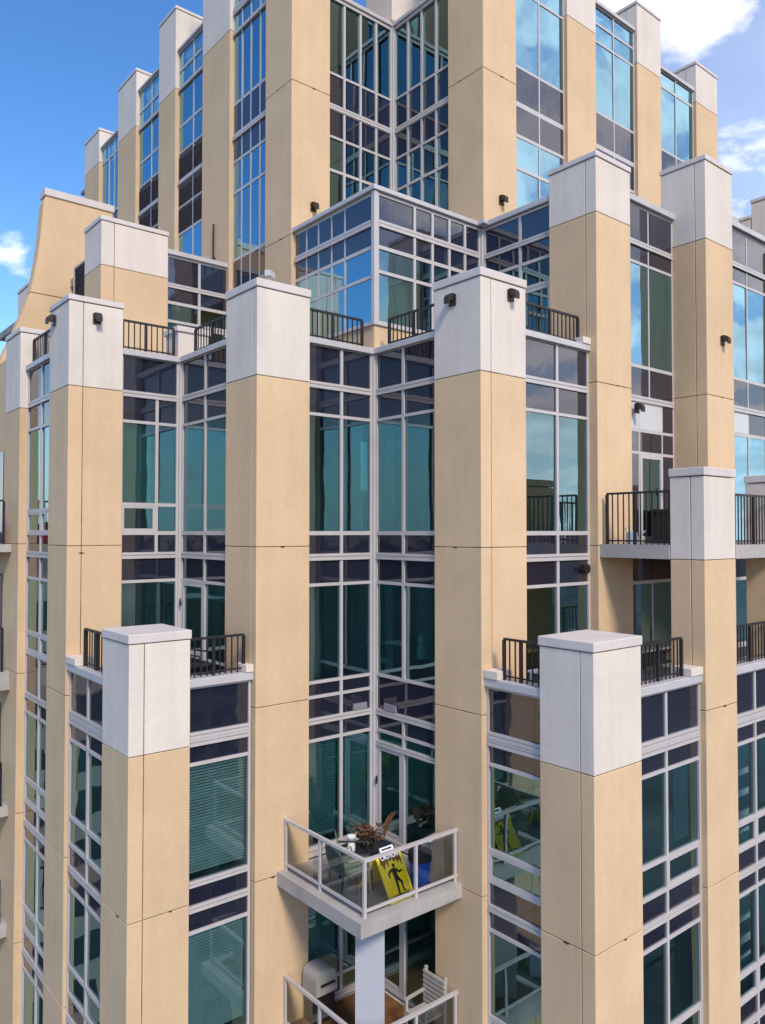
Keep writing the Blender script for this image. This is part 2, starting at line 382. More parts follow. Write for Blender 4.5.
# glass sun room
LF = [(q - 12.46) / (15.46 - 12.46) for q in (13.45, 13.95, 14.47, 14.96)]
RF = [(q - 10.13) / (13.28 - 10.13) for q in (11.2, 11.74, 12.27, 12.78)]
bay('L', 10.08, 12.53, 15.48, [(7.08, 4.32, [(7.02, 6.5, 'sssss', None), (6.36, 5.97, 'sssss', None), (5.89, 5.35, 'ggggg', None), (5.28, 4.38, 'ggggg', None)])], LF, gl='mirror')
bay('R', 12.46, 10.15, 13.24, [(7.08, 4.32, [(7.02, 6.5, 'sssss', None), (6.36, 5.97, 'sssss', None), (5.89, 5.45, 'ggggg', None), (5.38, 4.38, 'rgggg', None)])], RF)
# roof-top glazing left of the sun room
bay('R', 18.66, 8.29, 10.05, [(7.06, 3.0, [(7.0, 6.34, 'ss', None), (6.22, 5.88, 'ss', None), (5.8, 5.4, 'gg', None), (5.33, 3.3, 'gd', None)])], (.52,))
bay('L', 6.72, 19.72, 20.9, [(6.95, 4.4, [(6.9, 5.75, 'l', None), (5.68, 4.5, 'g', None)])], ())
# tower faces
F4 = (.25, .5, .75)
tl = [(14.0, 10.60, [(13.9, 13.42, 'gggg', None), (13.32, 11.50, 'gggg', None), (11.42, 10.66, 'ssss', None)]),
      (10.60, 6.3, [(10.48, 9.93, 'ssss', None), (9.86, 9.09, 'gggg', None), (9.02, 7.28, 'gggg', None), (7.2, 6.45, 'ssss', None)])]
bay('L', 10.09, 16.68, 18.53, [(16.6, 14.0, [(16.5, 14.1, 'gggg', None)])] + tl, F4, gl='mirror')
def louv(top): return [(top, 10.55, [(top - .06, 13.98, 'gg', None), (13.9, 13.40, 'gg', None), (13.3, 12.24, 'gg', None), (12.16, 11.43, 'gg', None), (11.38, 10.6, 'll', None)]),
      (10.55, 5.2, [(10.44, 9.78, 'll', None), (9.72, 8.98, 'll', None), (8.9, 7.2, 'gg', None), (7.1, 5.3, 'gg', None)])]
bay('L', 10.09, 20.13, 21.92, louv(14.55), (.45,), gl='mirror')
bay('L', 10.09, 23.13, 24.95, louv(14.65), (.45,), gl='mirror')
bay('L', 10.09, 26.55, 28.40, louv(14.1), (.3, .6), gl='mirror') if False else bay('L', 10.09, 26.55, 28.40, [(14.05, 10.5, [(13.98, 13.5, 'ggg', None), (13.42, 11.4, 'ggg', None), (11.3, 10.6, 'sss', None)]), (10.5, 5.2, [(10.4, 5.3, 'ggg', None)])], (.34, .62), gl='mirror')
rec = [(13.42, 10.52, [(13.30, 11.46, 'gggg', None), (11.40, 10.66, 'ssss', None)]),
       (10.52, 7.0, [(10.5, 9.86, 'ssss', None), (9.80, 9.02, 'gggg', None), (8.95, 7.2, 'gggg', None)])]
bay('R', 15.58, 11.11, 13.18, rec, F4)
bay('L', 13.24, 13.40, 15.52, rec, F4)
def tr(top): return [(top, 10.45, [(top - .06, 13.82, 'gg', None), (13.76, 13.32, 'gg', None), (13.26, 11.38, 'gg', None), (11.32, 10.48, 'ss', None)]),
      (10.45, 7.1, [(10.36, 9.68, 'ss', None), (9.6, 8.88, 'gg', None), (8.8, 7.15, 'gg', None)])]
bay('R', 12.34, 14.30, 16.30, tr(16), (.5,), gl='mirror')
bay('R', 12.34, 17.54, 19.52, tr(14.3), (.5,), gl='mirror')
bay('R', 12.34, 20.76, 22.78, [(13.75, 10.45, [(13.7, 13.3, 'gg', None), (13.22, 11.38, 'gg', None), (11.32, 10.48, 'ss', None)]), (10.45, 7.1, [(10.36, 7.2, 'gg', None)])], (.5,), gl='mirror')
# corner posts where two bays meet
cp = [(10.0, 10.15, 12.39, 12.54, ZB, 3.64), (7.28, 7.43, 15.66, 15.81, -2.6, 3.64), (10.05, 10.15, 12.43, 12.53, 4.32, 7.08), (13.18, 13.33, 15.52, 15.67, 7.0, 13.42), (13.245, 13.36, 12.395, 12.52, 3.78, 7.06)]
for b in cp: obj('corner_post', MB().box(*b), 'frame', T)

# ------------------------------------------------------------------ copings, parapets, roofs
cop = MB
def coping(x0, x1, y0, y1, z, h=.12, parent=T): return obj('coping', MB().box(x0, x1, y0, y1, z - h, z), 'coping', parent, bevel=.01)
coping(8.40, 10.12, 12.38, 12.72, 3.76); coping(9.99, 10.33, 10.54, 12.38, 3.758)
coping(6.02, 7.40, 15.65, 15.98, 3.76); coping(7.27, 7.60, 13.52, 15.65, 3.758)
coping(11.17, 13.21, 9.39, 9.74, 3.76)
coping(4.97, 5.30, 16.83, 18.72, 3.76)
coping(11.27, 13.3, 7.12, 7.45, -2.54, .14); coping(10.02, 10.35, 8.12, 9.36, -2.54, .14)
coping(5.99, 7.24, 12.43, 12.76, -2.54, .14); coping(4.95, 5.28, 13.58, 15.62, -2.54, .14)
coping(14.41, 16.2, 7.08, 7.42, -2.54, .14)
coping(14.42, 16.26, 9.27, 9.55, 7.19, .13); coping(17.47, 19.5, 8.58, 8.86, 7.19, .13); coping(20.7, 22.7, 8.58, 8.86, 7.19, .13)
coping(10.01, 10.3, 12.70, 15.48, 7.19, .10); coping(10.01, 13.21, 12.39, 12.70, 7.192, .10); coping(13.24, 13.5, 10.42, 12.39, 7.19, .12)
coping(13.10, 13.52, 12.19, 12.71, 7.194, .10); coping(8.29, 10.0, 18.59, 18.9, 7.18, .12); coping(11.11, 13.3, 15.52, 15.8, 13.5, .1); coping(13.18, 13.45, 13.4, 15.52, 13.498, .1)
coping(17.54, 19.52, 12.29, 12.6, 14.38, .1); coping(20.76, 22.78, 12.29, 12.6, 13.83, .1)
for a, b, z in ((20.13, 21.92, 14.62), (23.13, 24.95, 14.72), (26.55, 28.4, 14.12)): coping(10.04, 10.3, a, b, z, .08)
# white upstands at coping ends
for x0, x1, y0, y1, z0, z1 in ((12.94, 13.2, 9.37, 9.75, 3.764, 3.90), (12.86, 13.262, 7.10, 7.5, -2.537, -2.40), (10.0, 10.4, 9.04, 9.352, -2.537, -2.39),
                               (7.08, 7.235, 12.41, 12.8, -2.537, -2.40), (4.93, 5.32, 15.05, 15.612, -2.537, -2.40)):
    obj('upstand', MB().box(x0, x1, y0, y1, z0, z1), 'white', T, bevel=.01)
# white pier on the left terrace
o = obj('terrace_pier', MB().box(7.42, 8.15, 16.05, 16.7, 3.3, 4.42), 'white', T, bevel=.01)
obj('pillar_cap', MB().box(7.38, 8.19, 16.01, 16.74, 4.42, 4.54), 'cap', o, bevel=.01)
# sun room plinth: beige band under the glass with a pale curb
o = obj('plinth', MB().prism([(10.06, 15.48), (10.06, 12.44), (13.24, 12.44), (13.24, 12.7), (10.36, 12.7), (10.36, 15.48)], 3.76, 4.27), 'beige', T)
obj('plinth_cap', MB().prism([(10.02, 15.48), (10.02, 12.40), (13.24, 12.40), (13.24, 12.72), (10.38, 12.72), (10.38, 15.48)], 4.272, 4.322), 'frame', o)
obj('curb', MB().prism([(10.0, 15.48), (10.0, 12.73), (10.13, 12.73), (10.13, 12.38), (13.24, 12.38), (13.24, 12.75), (10.4, 12.75), (10.4, 15.48)], 3.3, 3.765), 'concrete', o)

def stairpoly(qs, X=30.0, Y=34.0):
    """outline of a stepped plan: convex corners qs sorted by rising x and falling y"""
    p = [(qs[0][0], Y)]
    for k, (x, y) in enumerate(qs):
        p.append((x, y))
        if k + 1 < len(qs): p.append((qs[k + 1][0], y))
    p.append((X, qs[-1][1])); p.append((X, Y))
    return p
main = [(5.14, 18.90), (5.2, 15.86), (7.50, 12.60), (10.2, 9.62), (17.5, 8.85)]
obj('roof_terrace', MB().prism(stairpoly(main), 3.05, 3.36), 'deck', T)
low1 = [(5.18, 15.7), (5.18, 12.66), (7.2, 12.66), (7.2, 15.7)]
low2 = [(10.25, 9.5), (10.25, 7.34), (13.26, 7.34), (13.26, 9.5)]
low3 = [(14.0, 9.3), (14.0, 7.3), (19.5, 7.3), (19.5, 8.7), (16, 9.3)]
obj('roof_terrace', MB().prism(low1, -3.05, -2.9), 'deck', T)
obj('roof_terrace', MB().prism(low2, -3.05, -2.9), 'deck', T)
obj('roof_terrace', MB().prism(low3, -3.05, -2.9), 'deck', T)
up = [(13.5, 12.5), (13.5, 9.5), (17.4, 9.5), (17.4, 8.8), (26, 8.8), (26, 12.5)]
obj('roof_terrace', MB().prism(up, 6.85, 7.08), 'deck', T)
obj('roof_terrace', MB().prism([(10.2, 15.6), (10.2, 12.6), (13.5, 12.6), (13.5, 15.6)], 6.87, 7.06), 'deck', T)
obj('roof_terrace', MB().prism([(7.05, 30), (7.05, 18.8), (10.0, 18.8), (10.0, 30)], 6.8, 7.03), 'deck', T)
# floors and inner walls behind the glass
def inset(qs, d): return [(x + d, y + d) for x, y in qs]
for z in (-.5, -3.64, -6.48, -9.3, -12.1):
    obj('floor_slab', MB().prism(stairpoly(inset(main, .02)), z - .14, z + .10), 'ceiling', T)
for z in (-6.48, -9.3, -12.1):
    for q in (low1, low2, [(14.0, 9.3), (14.0, 7.3), (16.2, 7.3), (16.2, 9.3)]): obj('floor_slab', MB().prism(q, z - .136, z + .096), 'ceiling', T)
for z0, z1, dd in ((-12, -9.45, 2.6), (-9.19, -6.64, 3.1), (-6.36, -3.8, 2.4), (-3.52, -.66, 3.4), (-.38, 3.03, 2.9)):
    obj('partition', MB().prism(stairpoly(inset(main, dd)), z0, z1), 'interior', T)
# a few cross partitions so rooms end
for x0, x1, y0, y1 in ((8.9, 9.0, 14.2, 15.4), (12.2, 12.3, 10.9, 12.4), (15.2, 15.3, 10.4, 12.0)):
    for z0, z1 in ((-9.19, -6.64), (-6.36, -3.8), (-3.52, -.66), (-.38, 3.03)):
        obj('partition', MB().box(x0, x1, y0, y1, z0, z1), 'interior', T)
obj('partition', MB().box(15.6, 26, 11.3, 12.0, 3.4, 6.83), 'interior', T)
obj('partition', MB().box(12.0, 13.1, 14.4, 15.4, 3.4, 6.85), 'interior', T)
obj('floor_slab', MB().prism([(10.4, 15.5), (10.4, 12.75), (13.5, 12.75), (13.5, 9.6), (26, 9.6), (26, 15.5)], 3.37, 3.5), 'ceiling', T)
# tower core behind the tower glass
for z in (10.5, 7.3): obj('floor_slab', MB().prism([(10.25, 31), (10.25, 15.75), (13.4, 15.75), (13.4, 12.5), (27, 12.5), (27, 31)], z - .15, z + .12), 'ceiling', T)
obj('core_wall', MB().prism([(12.6, 31), (12.6, 18.2), (15.8, 18.2), (15.8, 14.6), (27, 14.6), (27, 31)], 3.4, 13.2), 'interior', T)
obj('tower_roof', MB().prism([(10.2, 31), (10.2, 15.75), (13.4, 15.75), (13.4, 12.5), (24, 12.5), (24, 31)], 13.25, 13.36), 'deck', T)

# curved beige parapet wall, outer pier, side walls on the left
cur = [(8.22, 5.0), (8.22, 9.22), (6.37, 9.22), (6.31, 9.0), (6.27, 8.5), (6.23, 8.0), (6.17, 7.5), (6.09, 7.0), (5.99, 6.47), (5.8, 5.89), (5.62, 5.38), (5.5, 5.0)]
def wallxz(pts, y0, y1):
    mb = MB(); n = len(pts)
    mb.face([(x, y0, z) for x, z in reversed(pts)]); mb.face([(x, y1, z) for x, z in pts])
    for k in range(n):
        a, b = pts[k], pts[(k + 1) % n]
        mb.face([(a[0], y0, a[1]), (b[0], y0, b[1]), (b[0], y1, b[1]), (a[0], y1, a[1])])
    return mb
o = obj('curved_wall', wallxz([(8.22, 6.49), (8.22, 9.22), (6.37, 9.22), (6.31, 9.0), (6.27, 8.5), (6.23, 8.0), (6.17, 7.5), (6.09, 7.0), (5.995, 6.49)], 22.2, 22.6), 'beige', T)
obj('curved_wall', wallxz([(8.22, 3.3), (8.22, 6.465), (5.99, 6.465), (5.8, 5.89), (5.62, 5.38), (5.3, 4.6), (4.9, 3.3)], 22.2, 22.6), 'beige', T)
obj('coping', MB().box(6.33, 8.26, 22.16, 22.64, 9.22, 9.42), 'cap', o, bevel=.01)
pillar(6.45, 7.4, 24.0, 25.2, 3.0, 7.3, 3.3, joints=[], stepcap=.09)
obj('side_wall', MB().box(4.88, 5.2, 19.97, 24.0, ZB, 4.1), 'beige', T)

# ------------------------------------------------------------------ railings
def railing(p, q, z0, z1, step=.125, posts=3, parent=T, label=None, ends=(True, True)):
    p = Vector((*p, 0)); q = Vector((*q, 0)); d = q - p; Ln = d.length; u = d / Ln
    o = obj('railing', MB().bar(p + Vector((0, 0, z1 - .02)), q + Vector((0, 0, z1 - .02)), .05, .04), 'black', parent, label)
    mb = MB(); n = max(2, round(Ln / step))
    for k in range(n + 1):
        a = p + u * (Ln * k / n)
        w = .05 if (k in (0, n) or (posts > 2 and k == n // 2)) else .02
        mb.bar(a + Vector((0, 0, z0)), a + Vector((0, 0, z1 - .04)), w)
    b = MB().bar(p + Vector((0, 0, z0 + .07)), q + Vector((0, 0, z0 + .07)), .016, .03)
    mb2 = mb
    obj('baluster', mb2, 'black', o); obj('bottom_rail', b, 'black', o)
    return o
railing((8.45, 12.52), (9.80, 12.52), 3.76, 4.35)
railing((10.14, 12.05), (10.14, 10.58), 3.76, 4.33)
railing((6.08, 15.8), (7.2, 15.8), 3.76, 4.40)
railing((7.42, 15.2), (7.42, 13.56), 3.76, 4.31)
railing((11.22, 9.55), (13.0, 9.55), 3.76, 4.34)
railing((5.12, 18.62), (5.12, 16.9), 3.76, 4.36)
railing((11.32, 7.27), (12.82, 7.27), -2.54, -1.85)
railing((10.17, 9.03), (10.17, 8.16), -2.54, -1.82)
railing((6.04, 12.58), (7.12, 12.58), -2.54, -1.85)
railing((5.10, 15.0), (5.10, 13.63), -2.54, -1.82)
railing((13.34, 9.12), (13.34, 7.76), -.25, .77)
railing((14.45, 7.14), (16.18, 7.14), -.25, .72)
railing((14.45, 7.24), (16.18, 7.24), -2.54, -1.80)

# ------------------------------------------------------------------ balconies
bal = obj('balcony', MB().prism([(13.25, 9.24), (13.25, 7.73), (14.43, 7.73), (14.43, 7.06), (16.19, 7.06), (16.19, 8.6), (16.24, 8.6), (16.24, 9.24)], -.51, -.25), 'concrete', T)
for z0, z1 in ((-.47, -.29), (-3.62, -3.2), (-6.48, -6.25), (-9.2, -8.88)):
    b = obj('balcony', MB().box(3.7, 4.852, 19.28, 21.6, z0, z1), 'concrete', T)
    railing((3.78, 19.34), (4.70, 19.34), z1, z1 + 1.02, label='black picket railing of the far side balcony')
    obj('balcony_door', MB().box(4.862, 4.876, 20.1, 21.3, z1, z1 + 2.2), 'spandrel', b)

XR, YR = 7.87, 9.98        # balustrade lines of the glass balconies
def glass_balcony(zf, floor_mat, zs):
    b = obj('balcony', MB().prism([(7.70, 12.35), (7.70, 9.856), (9.96, 9.856), (9.96, 10.54), (10.02, 10.54), (10.02, 12.41), (8.40, 12.41), (8.40, 12.35)], zf - .24, zf), 'concrete', T,
            'corner balcony with glass balustrade')
    obj('balcony_floor', MB().prism([(7.95, 12.34), (7.95, 10.06), (9.95, 10.06), (9.95, 12.34)], zf + .002, zf + .012), floor_mat, b)
    r = MB(); zt = zf + .94
    r.box(XR - .03, XR + .03, YR - .03, 12.35, zt - .05, zt); r.box(XR + .03, 9.96, YR - .03, YR + .03, zt - .052, zt - .002)
    r.box(XR - .02, XR + .02, YR + .02, 12.35, zf + .09, zf + .14); r.box(XR + .02, 9.96, YR - .02, YR + .02, zf + .088, zf + .138)
    for x, y in ((XR, YR), (XR, 11.22), (XR, 12.30), (8.98, YR), (9.91, YR)): r.box(x - .025, x + .025, y - .025, y + .025, zf, zt - .05)
    obj('balustrade_frame', r, 'frame', b)
    g = MB()
    for a, c in ((10.03, 11.17), (11.27, 12.26)): g.face([(XR, c, zf + .14), (XR, a, zf + .14), (XR, a, zt - .05), (XR, c, zt - .05)])
    for a, c in ((7.92, 8.93), (9.03, 9.87)): g.face([(a, YR, zf + .14), (c, YR, zf + .14), (c, YR, zt - .05), (a, YR, zt - .05)])
    obj('balustrade_glass', g, 'railglass', b)
glass_balcony(-6.22, 'deck', 0)
glass_balcony(-9.07, 'wood', 0)
mb = MB(); cq = [(8.42 + a * .77 - b * .637, 10.52 - a * .637 - b * .77) for a, b in ((-.245, .25), (.245, .25), (.245, -.25), (-.245, -.25))]
mb.prism(list(reversed(cq)), -9.06, -6.46)
obj('column', mb, 'column', T, smooth=False)

# ------------------------------------------------------------------ small fittings on the walls
def sconce(x, y, z, axis):
    """wall washer: back plate, arm and half-barrel hood opening downwards"""
    def P(a, d, zz): return (x + a, y - d, z + zz) if axis == 'R' else (x - d, y + a, z + zz)
    mb = MB(); mb.bar(P(0, 0, -.02), P(0, .03, -.02), .16, .2)
    mb.bar(P(0, .03, .0), P(0, .12, .0), .05)
    n = 8; pts = [(.02 + (.16) * math.sin(math.pi / 2 * k / n), .12 * math.cos(math.pi / 2 * k / n) - .02) for k in range(n + 1)]
    pts += [(.18, -.10), (.14, -.10), (.14, -.04), (.05, -.04)]
    for a0, a1 in ((-.055, .055),):
        A0 = [P(a0, d, zz) for d, zz in pts]; A1 = [P(a1, d, zz) for d, zz in pts]
        mb.face(A0); mb.face(list(reversed(A1)))
        for k in range(len(pts)):
            q = (k + 1) % len(pts); mb.face([A0[q], A0[k], A1[k], A1[q]])
    obj('wall_light', mb, 'lamp', T)
for a in ((5.48, 15.62, 4.28, 'R'), (4.94, 16.5, 4.33, 'L'), (9.96, 10.04, 4.22, 'L'), (10.74, 9.36, 4.30, 'R'), (10.61, 15.48, 7.86, 'R'),
          (13.74, 12.24, 7.81, 'R'), (16.94, 8.55, 4.29, 'R'), (14.62, 9.26, 2.62, 'R')): sconce(*a)
mb = MB(); mb.tube([(13.21, 9.5, -.68), (12.98, 9.5, -.70)], .045, 12); mb.tube([(12.99, 9.62, -.74), (12.99, 9.34, -.74)], .10, 14)
obj('flood_light', mb, 'black', T, smooth=False)
mb = MB(); mb.bar((7.54, 12.45, 4.64), (7.54, 12.45, 4.72), .04); mb.bar((7.46, 12.36, 4.78), (7.66, 12.52, 4.80), .11, .10)
obj('security_camera', mb, 'panel', T)
mb = MB(); mb.bar((9.94, 19.32, 7.3), (9.94, 19.32, 8.45), .035); mb.bar((9.99, 19.32, 7.5), (9.93, 19.32, 7.5), .05)
obj('lightning_rod', mb, 'lamp', T)
for x0, x1 in ((9.52, 9.86),): obj('vent', MB().box(x0, x1, 12.42, 12.46, -3.57, -3.44), 'louver', T)
obj('vent', MB().box(10.03, 10.07, 11.75, 12.1, -3.57, -3.44), 'louver', T)

# dark sealant blobs squeezed out of the panel joints
rnd = random.Random(11)
for ax, c_, a, z in (('R', 12.35, 7.80, -.28), ('L', 9.96, 10.0, -.28), ('L', 9.96, 10.05, -6.29), ('L', 9.99, 7.62, -6.36), ('R', 7.09, 10.78, -6.36), ('R', 12.40, 5.66, -6.33),
                     ('L', 9.99, 16.1, 10.77), ('R', 15.48, 10.62, 10.77), ('L', 13.14, 13.0, 10.77), ('R', 12.24, 13.78, 10.77), ('R', 9.24, 13.92, 3.0), ('R', 8.55, 16.92, 3.0),
                     ('R', 15.62, 5.22, -.42), ('R', 12.35, 7.62, -6.29), ('L', 9.99, 15.95, 7.05), ('R', 7.06, 13.95, -3.18), ('L', 4.92, 12.8, -6.33)):
    w_, mb = rnd.uniform(.03, .07), MB(); n_ = 9
    ring = [(w_ * math.cos(6.283 * i / n_) * rnd.uniform(.6, 1.2), .014 * math.sin(6.283 * i / n_) * rnd.uniform(.6, 1.5)) for i in range(n_)]
    P = (lambda q, d_: (a + q[0], c_ - d_, z + q[1])) if ax == 'R' else (lambda q, d_: (c_ - d_, a + q[0], z + q[1]))
    mb.face([P(q, .006) for q in ring]); mb.face([P(q, -.01) for q in reversed(ring)])
    for i in range(n_): j = (i + 1) % n_; mb.face([P(ring[j], .006), P(ring[i], .006), P(ring[i], -.01), P(ring[j], -.01)])
    obj('sealant_blob', mb, 'lamp', T)

# ------------------------------------------------------------------ things on the balconies
M['yellow'] = surf('sign_yellow', (1.0, .73, .006), .5, .4, var=.05, vscale=5)
M['ink'] = surf('sign_black', (.012, .010, .010), .5, .3, var=.1)
M['signwhite'] = surf('sign_white', (.85, .85, .88), .45, .4, var=.04)
M['rust'] = surf('sign_drip', (.16, .05, .008), .5, .3, var=.2)
M['dark'] = surf('dark_plastic', (.02, .02, .023), .5, .4, var=.2)
M['green'] = surf('green_plastic', (.10, .16, .08), .5, .4, var=.15)
M['sage'] = surf('sage_fabric', (.21, .24, .19), .8, .2, var=.15, vscale=4)
M['blue'] = surf('blue_plastic', (.01, .10, .55), .4, .5, var=.12)
M['tan'] = surf('tan_canvas', (.33, .29, .23), .85, .2, var=.15, vscale=4)
M['dry'] = surf('dry_leaf', (.13, .065, .032), .8, .2, var=.5, vscale=14)
M['red'] = surf('red_fabric', (.55, .015, .02), .7, .2, var=.2)
M['orange'] = surf('cedar_board', (.50, .20, .055), .7, .2, var=.2, vscale=6)
M['lime'] = surf('lime_fabric', (.50, .55, .03), .8, .2, var=.1)
M['ivory'] = surf('ivory_plastic', (.46, .43, .38), .55, .4, var=.06)

# caution sign, a folding floor board hung inside the glass
def sign():
    W, H = .545, .785                      # an A-board: foot against the glass, head leaning inwards
    ux = Vector((1, .02, 0)).normalized(); uz = Vector((0, .534, .845)); uz = (uz - ux * uz.dot(ux)).normalized(); nf = ux.cross(uz)
    c = Vector((8.73, 10.245, -5.868))
    def P(a, b, d=0): return c + ux * a + uz * b + nf * d
    root = empty('caution_sign', P(0, -H / 2), 'yellow caution board with black walking figure leaning behind the balcony glass', 'sign')
    w, h = W / 2, H / 2
    mb = MB(); mb.hexa([P(-w, -h), P(w, -h), P(w, -h, .02), P(-w, -h, .02), P(-w, h), P(w, h), P(w, h, .02), P(-w, h, .02)])
    b = obj('board', mb, 'yellow', root)
    mb = MB(); yb = P(0, h, -.02)
    def B(a, z, y): return Vector((c.x + a, y, z))
    mb.hexa([B(-w, -6.2, 10.86), B(w, -6.2, 10.86), B(w, -6.2, 10.88), B(-w, -6.2, 10.88), B(-w, yb.z, yb.y), B(w, yb.z, yb.y), B(w, yb.z, yb.y + .02), B(-w, yb.z, yb.y + .02)])
    obj('rear_board', mb, 'yellow', root)
    # carrying handle with a slot
    mb = MB()
    def slab(a0, a1, b0, b1, d0, d1): mb.hexa([P(a0, b0, d0), P(a1, b0, d0), P(a1, b0, d1), P(a0, b0, d1), P(a0, b1, d0), P(a1, b1, d0), P(a1, b1, d1), P(a0, b1, d1)])
    slab(-w * .5, w * .6, h, h + .035, 0, .02); slab(-w * .5, w * .6, h + .065, h + .09, 0, .02)
    slab(-w * .5, -w * .36, h + .035, h + .065, 0, .02); slab(w * .46, w * .6, h + .035, h + .065, 0, .02)
    obj('handle', mb, 'signwhite', root)
    # dripping dark band with white title
    pts = [(-w * .8, h * .95), (w * .86, h * .95), (w * .86, h * .62)]
    drops = [(.80, .30), (.68, .58), (.55, .44), (.42, .62), (.30, .50), (.15, .66), (0, .60), (-.15, .66), (-.27, .36), (-.36, .64), (-.48, .52), (-.62, .30), (-.72, .60), (-.8, .50)]
    pts += [(w * a, h * q) for a, q in drops]
    mb = MB(); mb.face([P(a, q, .0225) for a, q in reversed(pts)]); obj('drip_print', mb, 'rust', b)
    def text(s, size, a, q, mat, dep=.026, wid=None):
        cu = bpy.data.curves.new('t', 'FONT'); cu.body = s; cu.size = size; cu.align_x = 'CENTER'; cu.align_y = 'CENTER'; cu.extrude = .001; cu.offset = .003
        to = bpy.data.objects.new('t', cu); COL.objects.link(to)
        dg = bpy.context.evaluated_depsgraph_get(); me = to.evaluated_get(dg).to_mesh()
        vs = [v.co.copy() for v in me.vertices]; fs = [tuple(p.vertices) for p in me.polygons]
        xw = max(v.x for v in vs) - min(v.x for v in vs); k = (wid / xw) if wid else 1
        mb = MB(); mb.v = [tuple(P(a + v.x * k, q + v.y, dep + v.z)) for v in vs]; mb.f = fs; mb.m = [0] * len(fs)
        to.evaluated_get(dg).to_mesh_clear(); bpy.data.objects.remove(to)
        obj('lettering', mb, mat, b)
    mb = MB(); mb.face([P(a, q, .024) for a, q in reversed([(-w * .74, h * .92), (w * .8, h * .92), (w * .8, h * .70), (-w * .74, h * .70)])]); obj('title_patch', mb, 'ink', b)
    text('CAUTION', .12, w * .03, h * .81, 'signwhite', .027, w * 1.42)
    text('ZOMBIES', .10, w * .02, -h * .86, 'ink', .024, w * 1.3)
    # walking figure
    mb = MB(); k = .30
    def poly(pp): mb.face([P(a * k + .0, q * k - .06, .0235) for a, q in pp])
    def limb(p, q, r0, r1):
        p = Vector(p); q = Vector(q); d = (q - p).normalized(); n_ = Vector((-d.y, d.x))
        poly([tuple(p + n_ * r0), tuple(p - n_ * r0), tuple(q - n_ * r1), tuple(q + n_ * r1)])
    poly([(.10 + .10 * math.cos(t * math.pi / 6), .72 + .12 * math.sin(t * math.pi / 6)) for t in range(12)])
    poly([(-.14, .55), (-.10, .05), (.16, .02), (.20, .52), (.06, .62)])
    limb((-.10, .56), (-.42, .36), .07, .06); limb((-.40, .38), (-.40, .12), .06, .045)
    limb((.14, .54), (.36, .30), .07, .055); limb((.34, .32), (.62, .36), .055, .045)
    limb((-.02, .1), (-.04, -.38), .10, .075); limb((-.04, -.34), (-.10, -.86), .075, .055); limb((-.12, -.84), (.06, -.86), .05, .045)
    limb((.08, .1), (.32, -.26), .10, .075); limb((.31, -.22), (.28, -.66), .07, .05); limb((.26, -.66), (.42, -.70), .045, .04)
    obj('walking_figure', mb, 'ink', b)
sign()

ZF = -6.205
TB = ZF - .30
# low dark table with canister, dried arrangement and leaf
t = empty('patio_table', (9.25, 11.75, ZF), 'low dark patio table holding the dried plant behind the caution board', 'table')
obj('table_top', MB().box(8.8, 9.75, 11.45, 12.05, TB + .50, TB + .55), 'dark', t, bevel=.01)
for x in (8.86, 9.69):
    for y in (11.51, 11.99): obj('leg', MB().bar((x, y, ZF), (x, y, TB + .50), .05), 'dark', t)
k = empty('canister', (8.93, 11.72, TB + .55), 'small white canister with a grey band on the dark patio table', 'canister')
obj('body', MB().lathe(8.93, 11.72, [(.07, TB + .55), (.075, TB + .6), (.06, TB + .75), (.08, TB + .76), (.08, TB + .80)], 16), 'signwhite', k, smooth=False)
obj('band', MB().lathe(8.93, 11.72, [(.083, TB + .765), (.083, TB + .79)], 16), 'tan', k)
obj('lid', MB().lathe(8.93, 11.72, [(.085, TB + .80), (.085, TB + .83), (.03, TB + .845)], 16), 'signwhite', k)
k = empty('dried_plant', (9.28, 11.7, TB + .55), 'bushy brown dried plant in a dark pot on the patio table', 'plant')
obj('pot', MB().lathe(9.28, 11.7, [(.12, TB + .55), (.17, TB + .78), (.155, TB + .78)], 16), 'dark', k)
mb = MB(); rnd = random.Random(3)
for i in range(150):
    a = rnd.uniform(0, 6.28); r = rnd.uniform(.02, .3); h = rnd.uniform(.10, .34) - r * .25
    p = Vector((9.28 + r * math.cos(a), 11.7 + r * math.sin(a), TB + .60 + h))
    d = Vector((rnd.uniform(-1, 1), rnd.uniform(-1, 1), rnd.uniform(-.2, 1))).normalized(); s_ = d.orthogonal().normalized() * rnd.uniform(.015, .03); L_ = rnd.uniform(.08, .16)
    mb.face([p, p + d * L_ * .5 + s_, p + d * L_, p + d * L_ * .5 - s_])
    if i % 5 == 0: mb.tube([(9.28, 11.7, TB + .75), tuple(p)], .006, 4)
obj('foliage', mb, 'dry', k)
# big curled dry palm leaf
k = empty('palm_leaf', (9.7, 11.6, TB + .55), 'large curled tan palm leaf sticking up beside the dried plant', 'leaf')
mb = MB()
for s_ in (-1, 1):
    for i in range(8):
        a, b = i / 8, (i + 1) / 8
        def Q(t, w): return (9.62 + .30 * t + s_ * w * .05, 11.62 - .05 * t, TB + .62 + .55 * t + abs(w) * .06 - .18 * t * t + .1 * t)
        w0, w1 = math.sin(math.pi * min(1, a * .95 + .05)), math.sin(math.pi * min(1, b * .95 + .05))
        mb.face([Q(a, 0), Q(b, 0), Q(b, w1 * 1.9), Q(a, w0 * 1.9)])
obj('blade', mb, 'dry', k)
obj('stem', MB().tube([(9.2, 11.6, TB + .72), (9.5, 11.6, TB + .70), (9.64, 11.62, TB + .64)], .025, 8), 'tan', k)

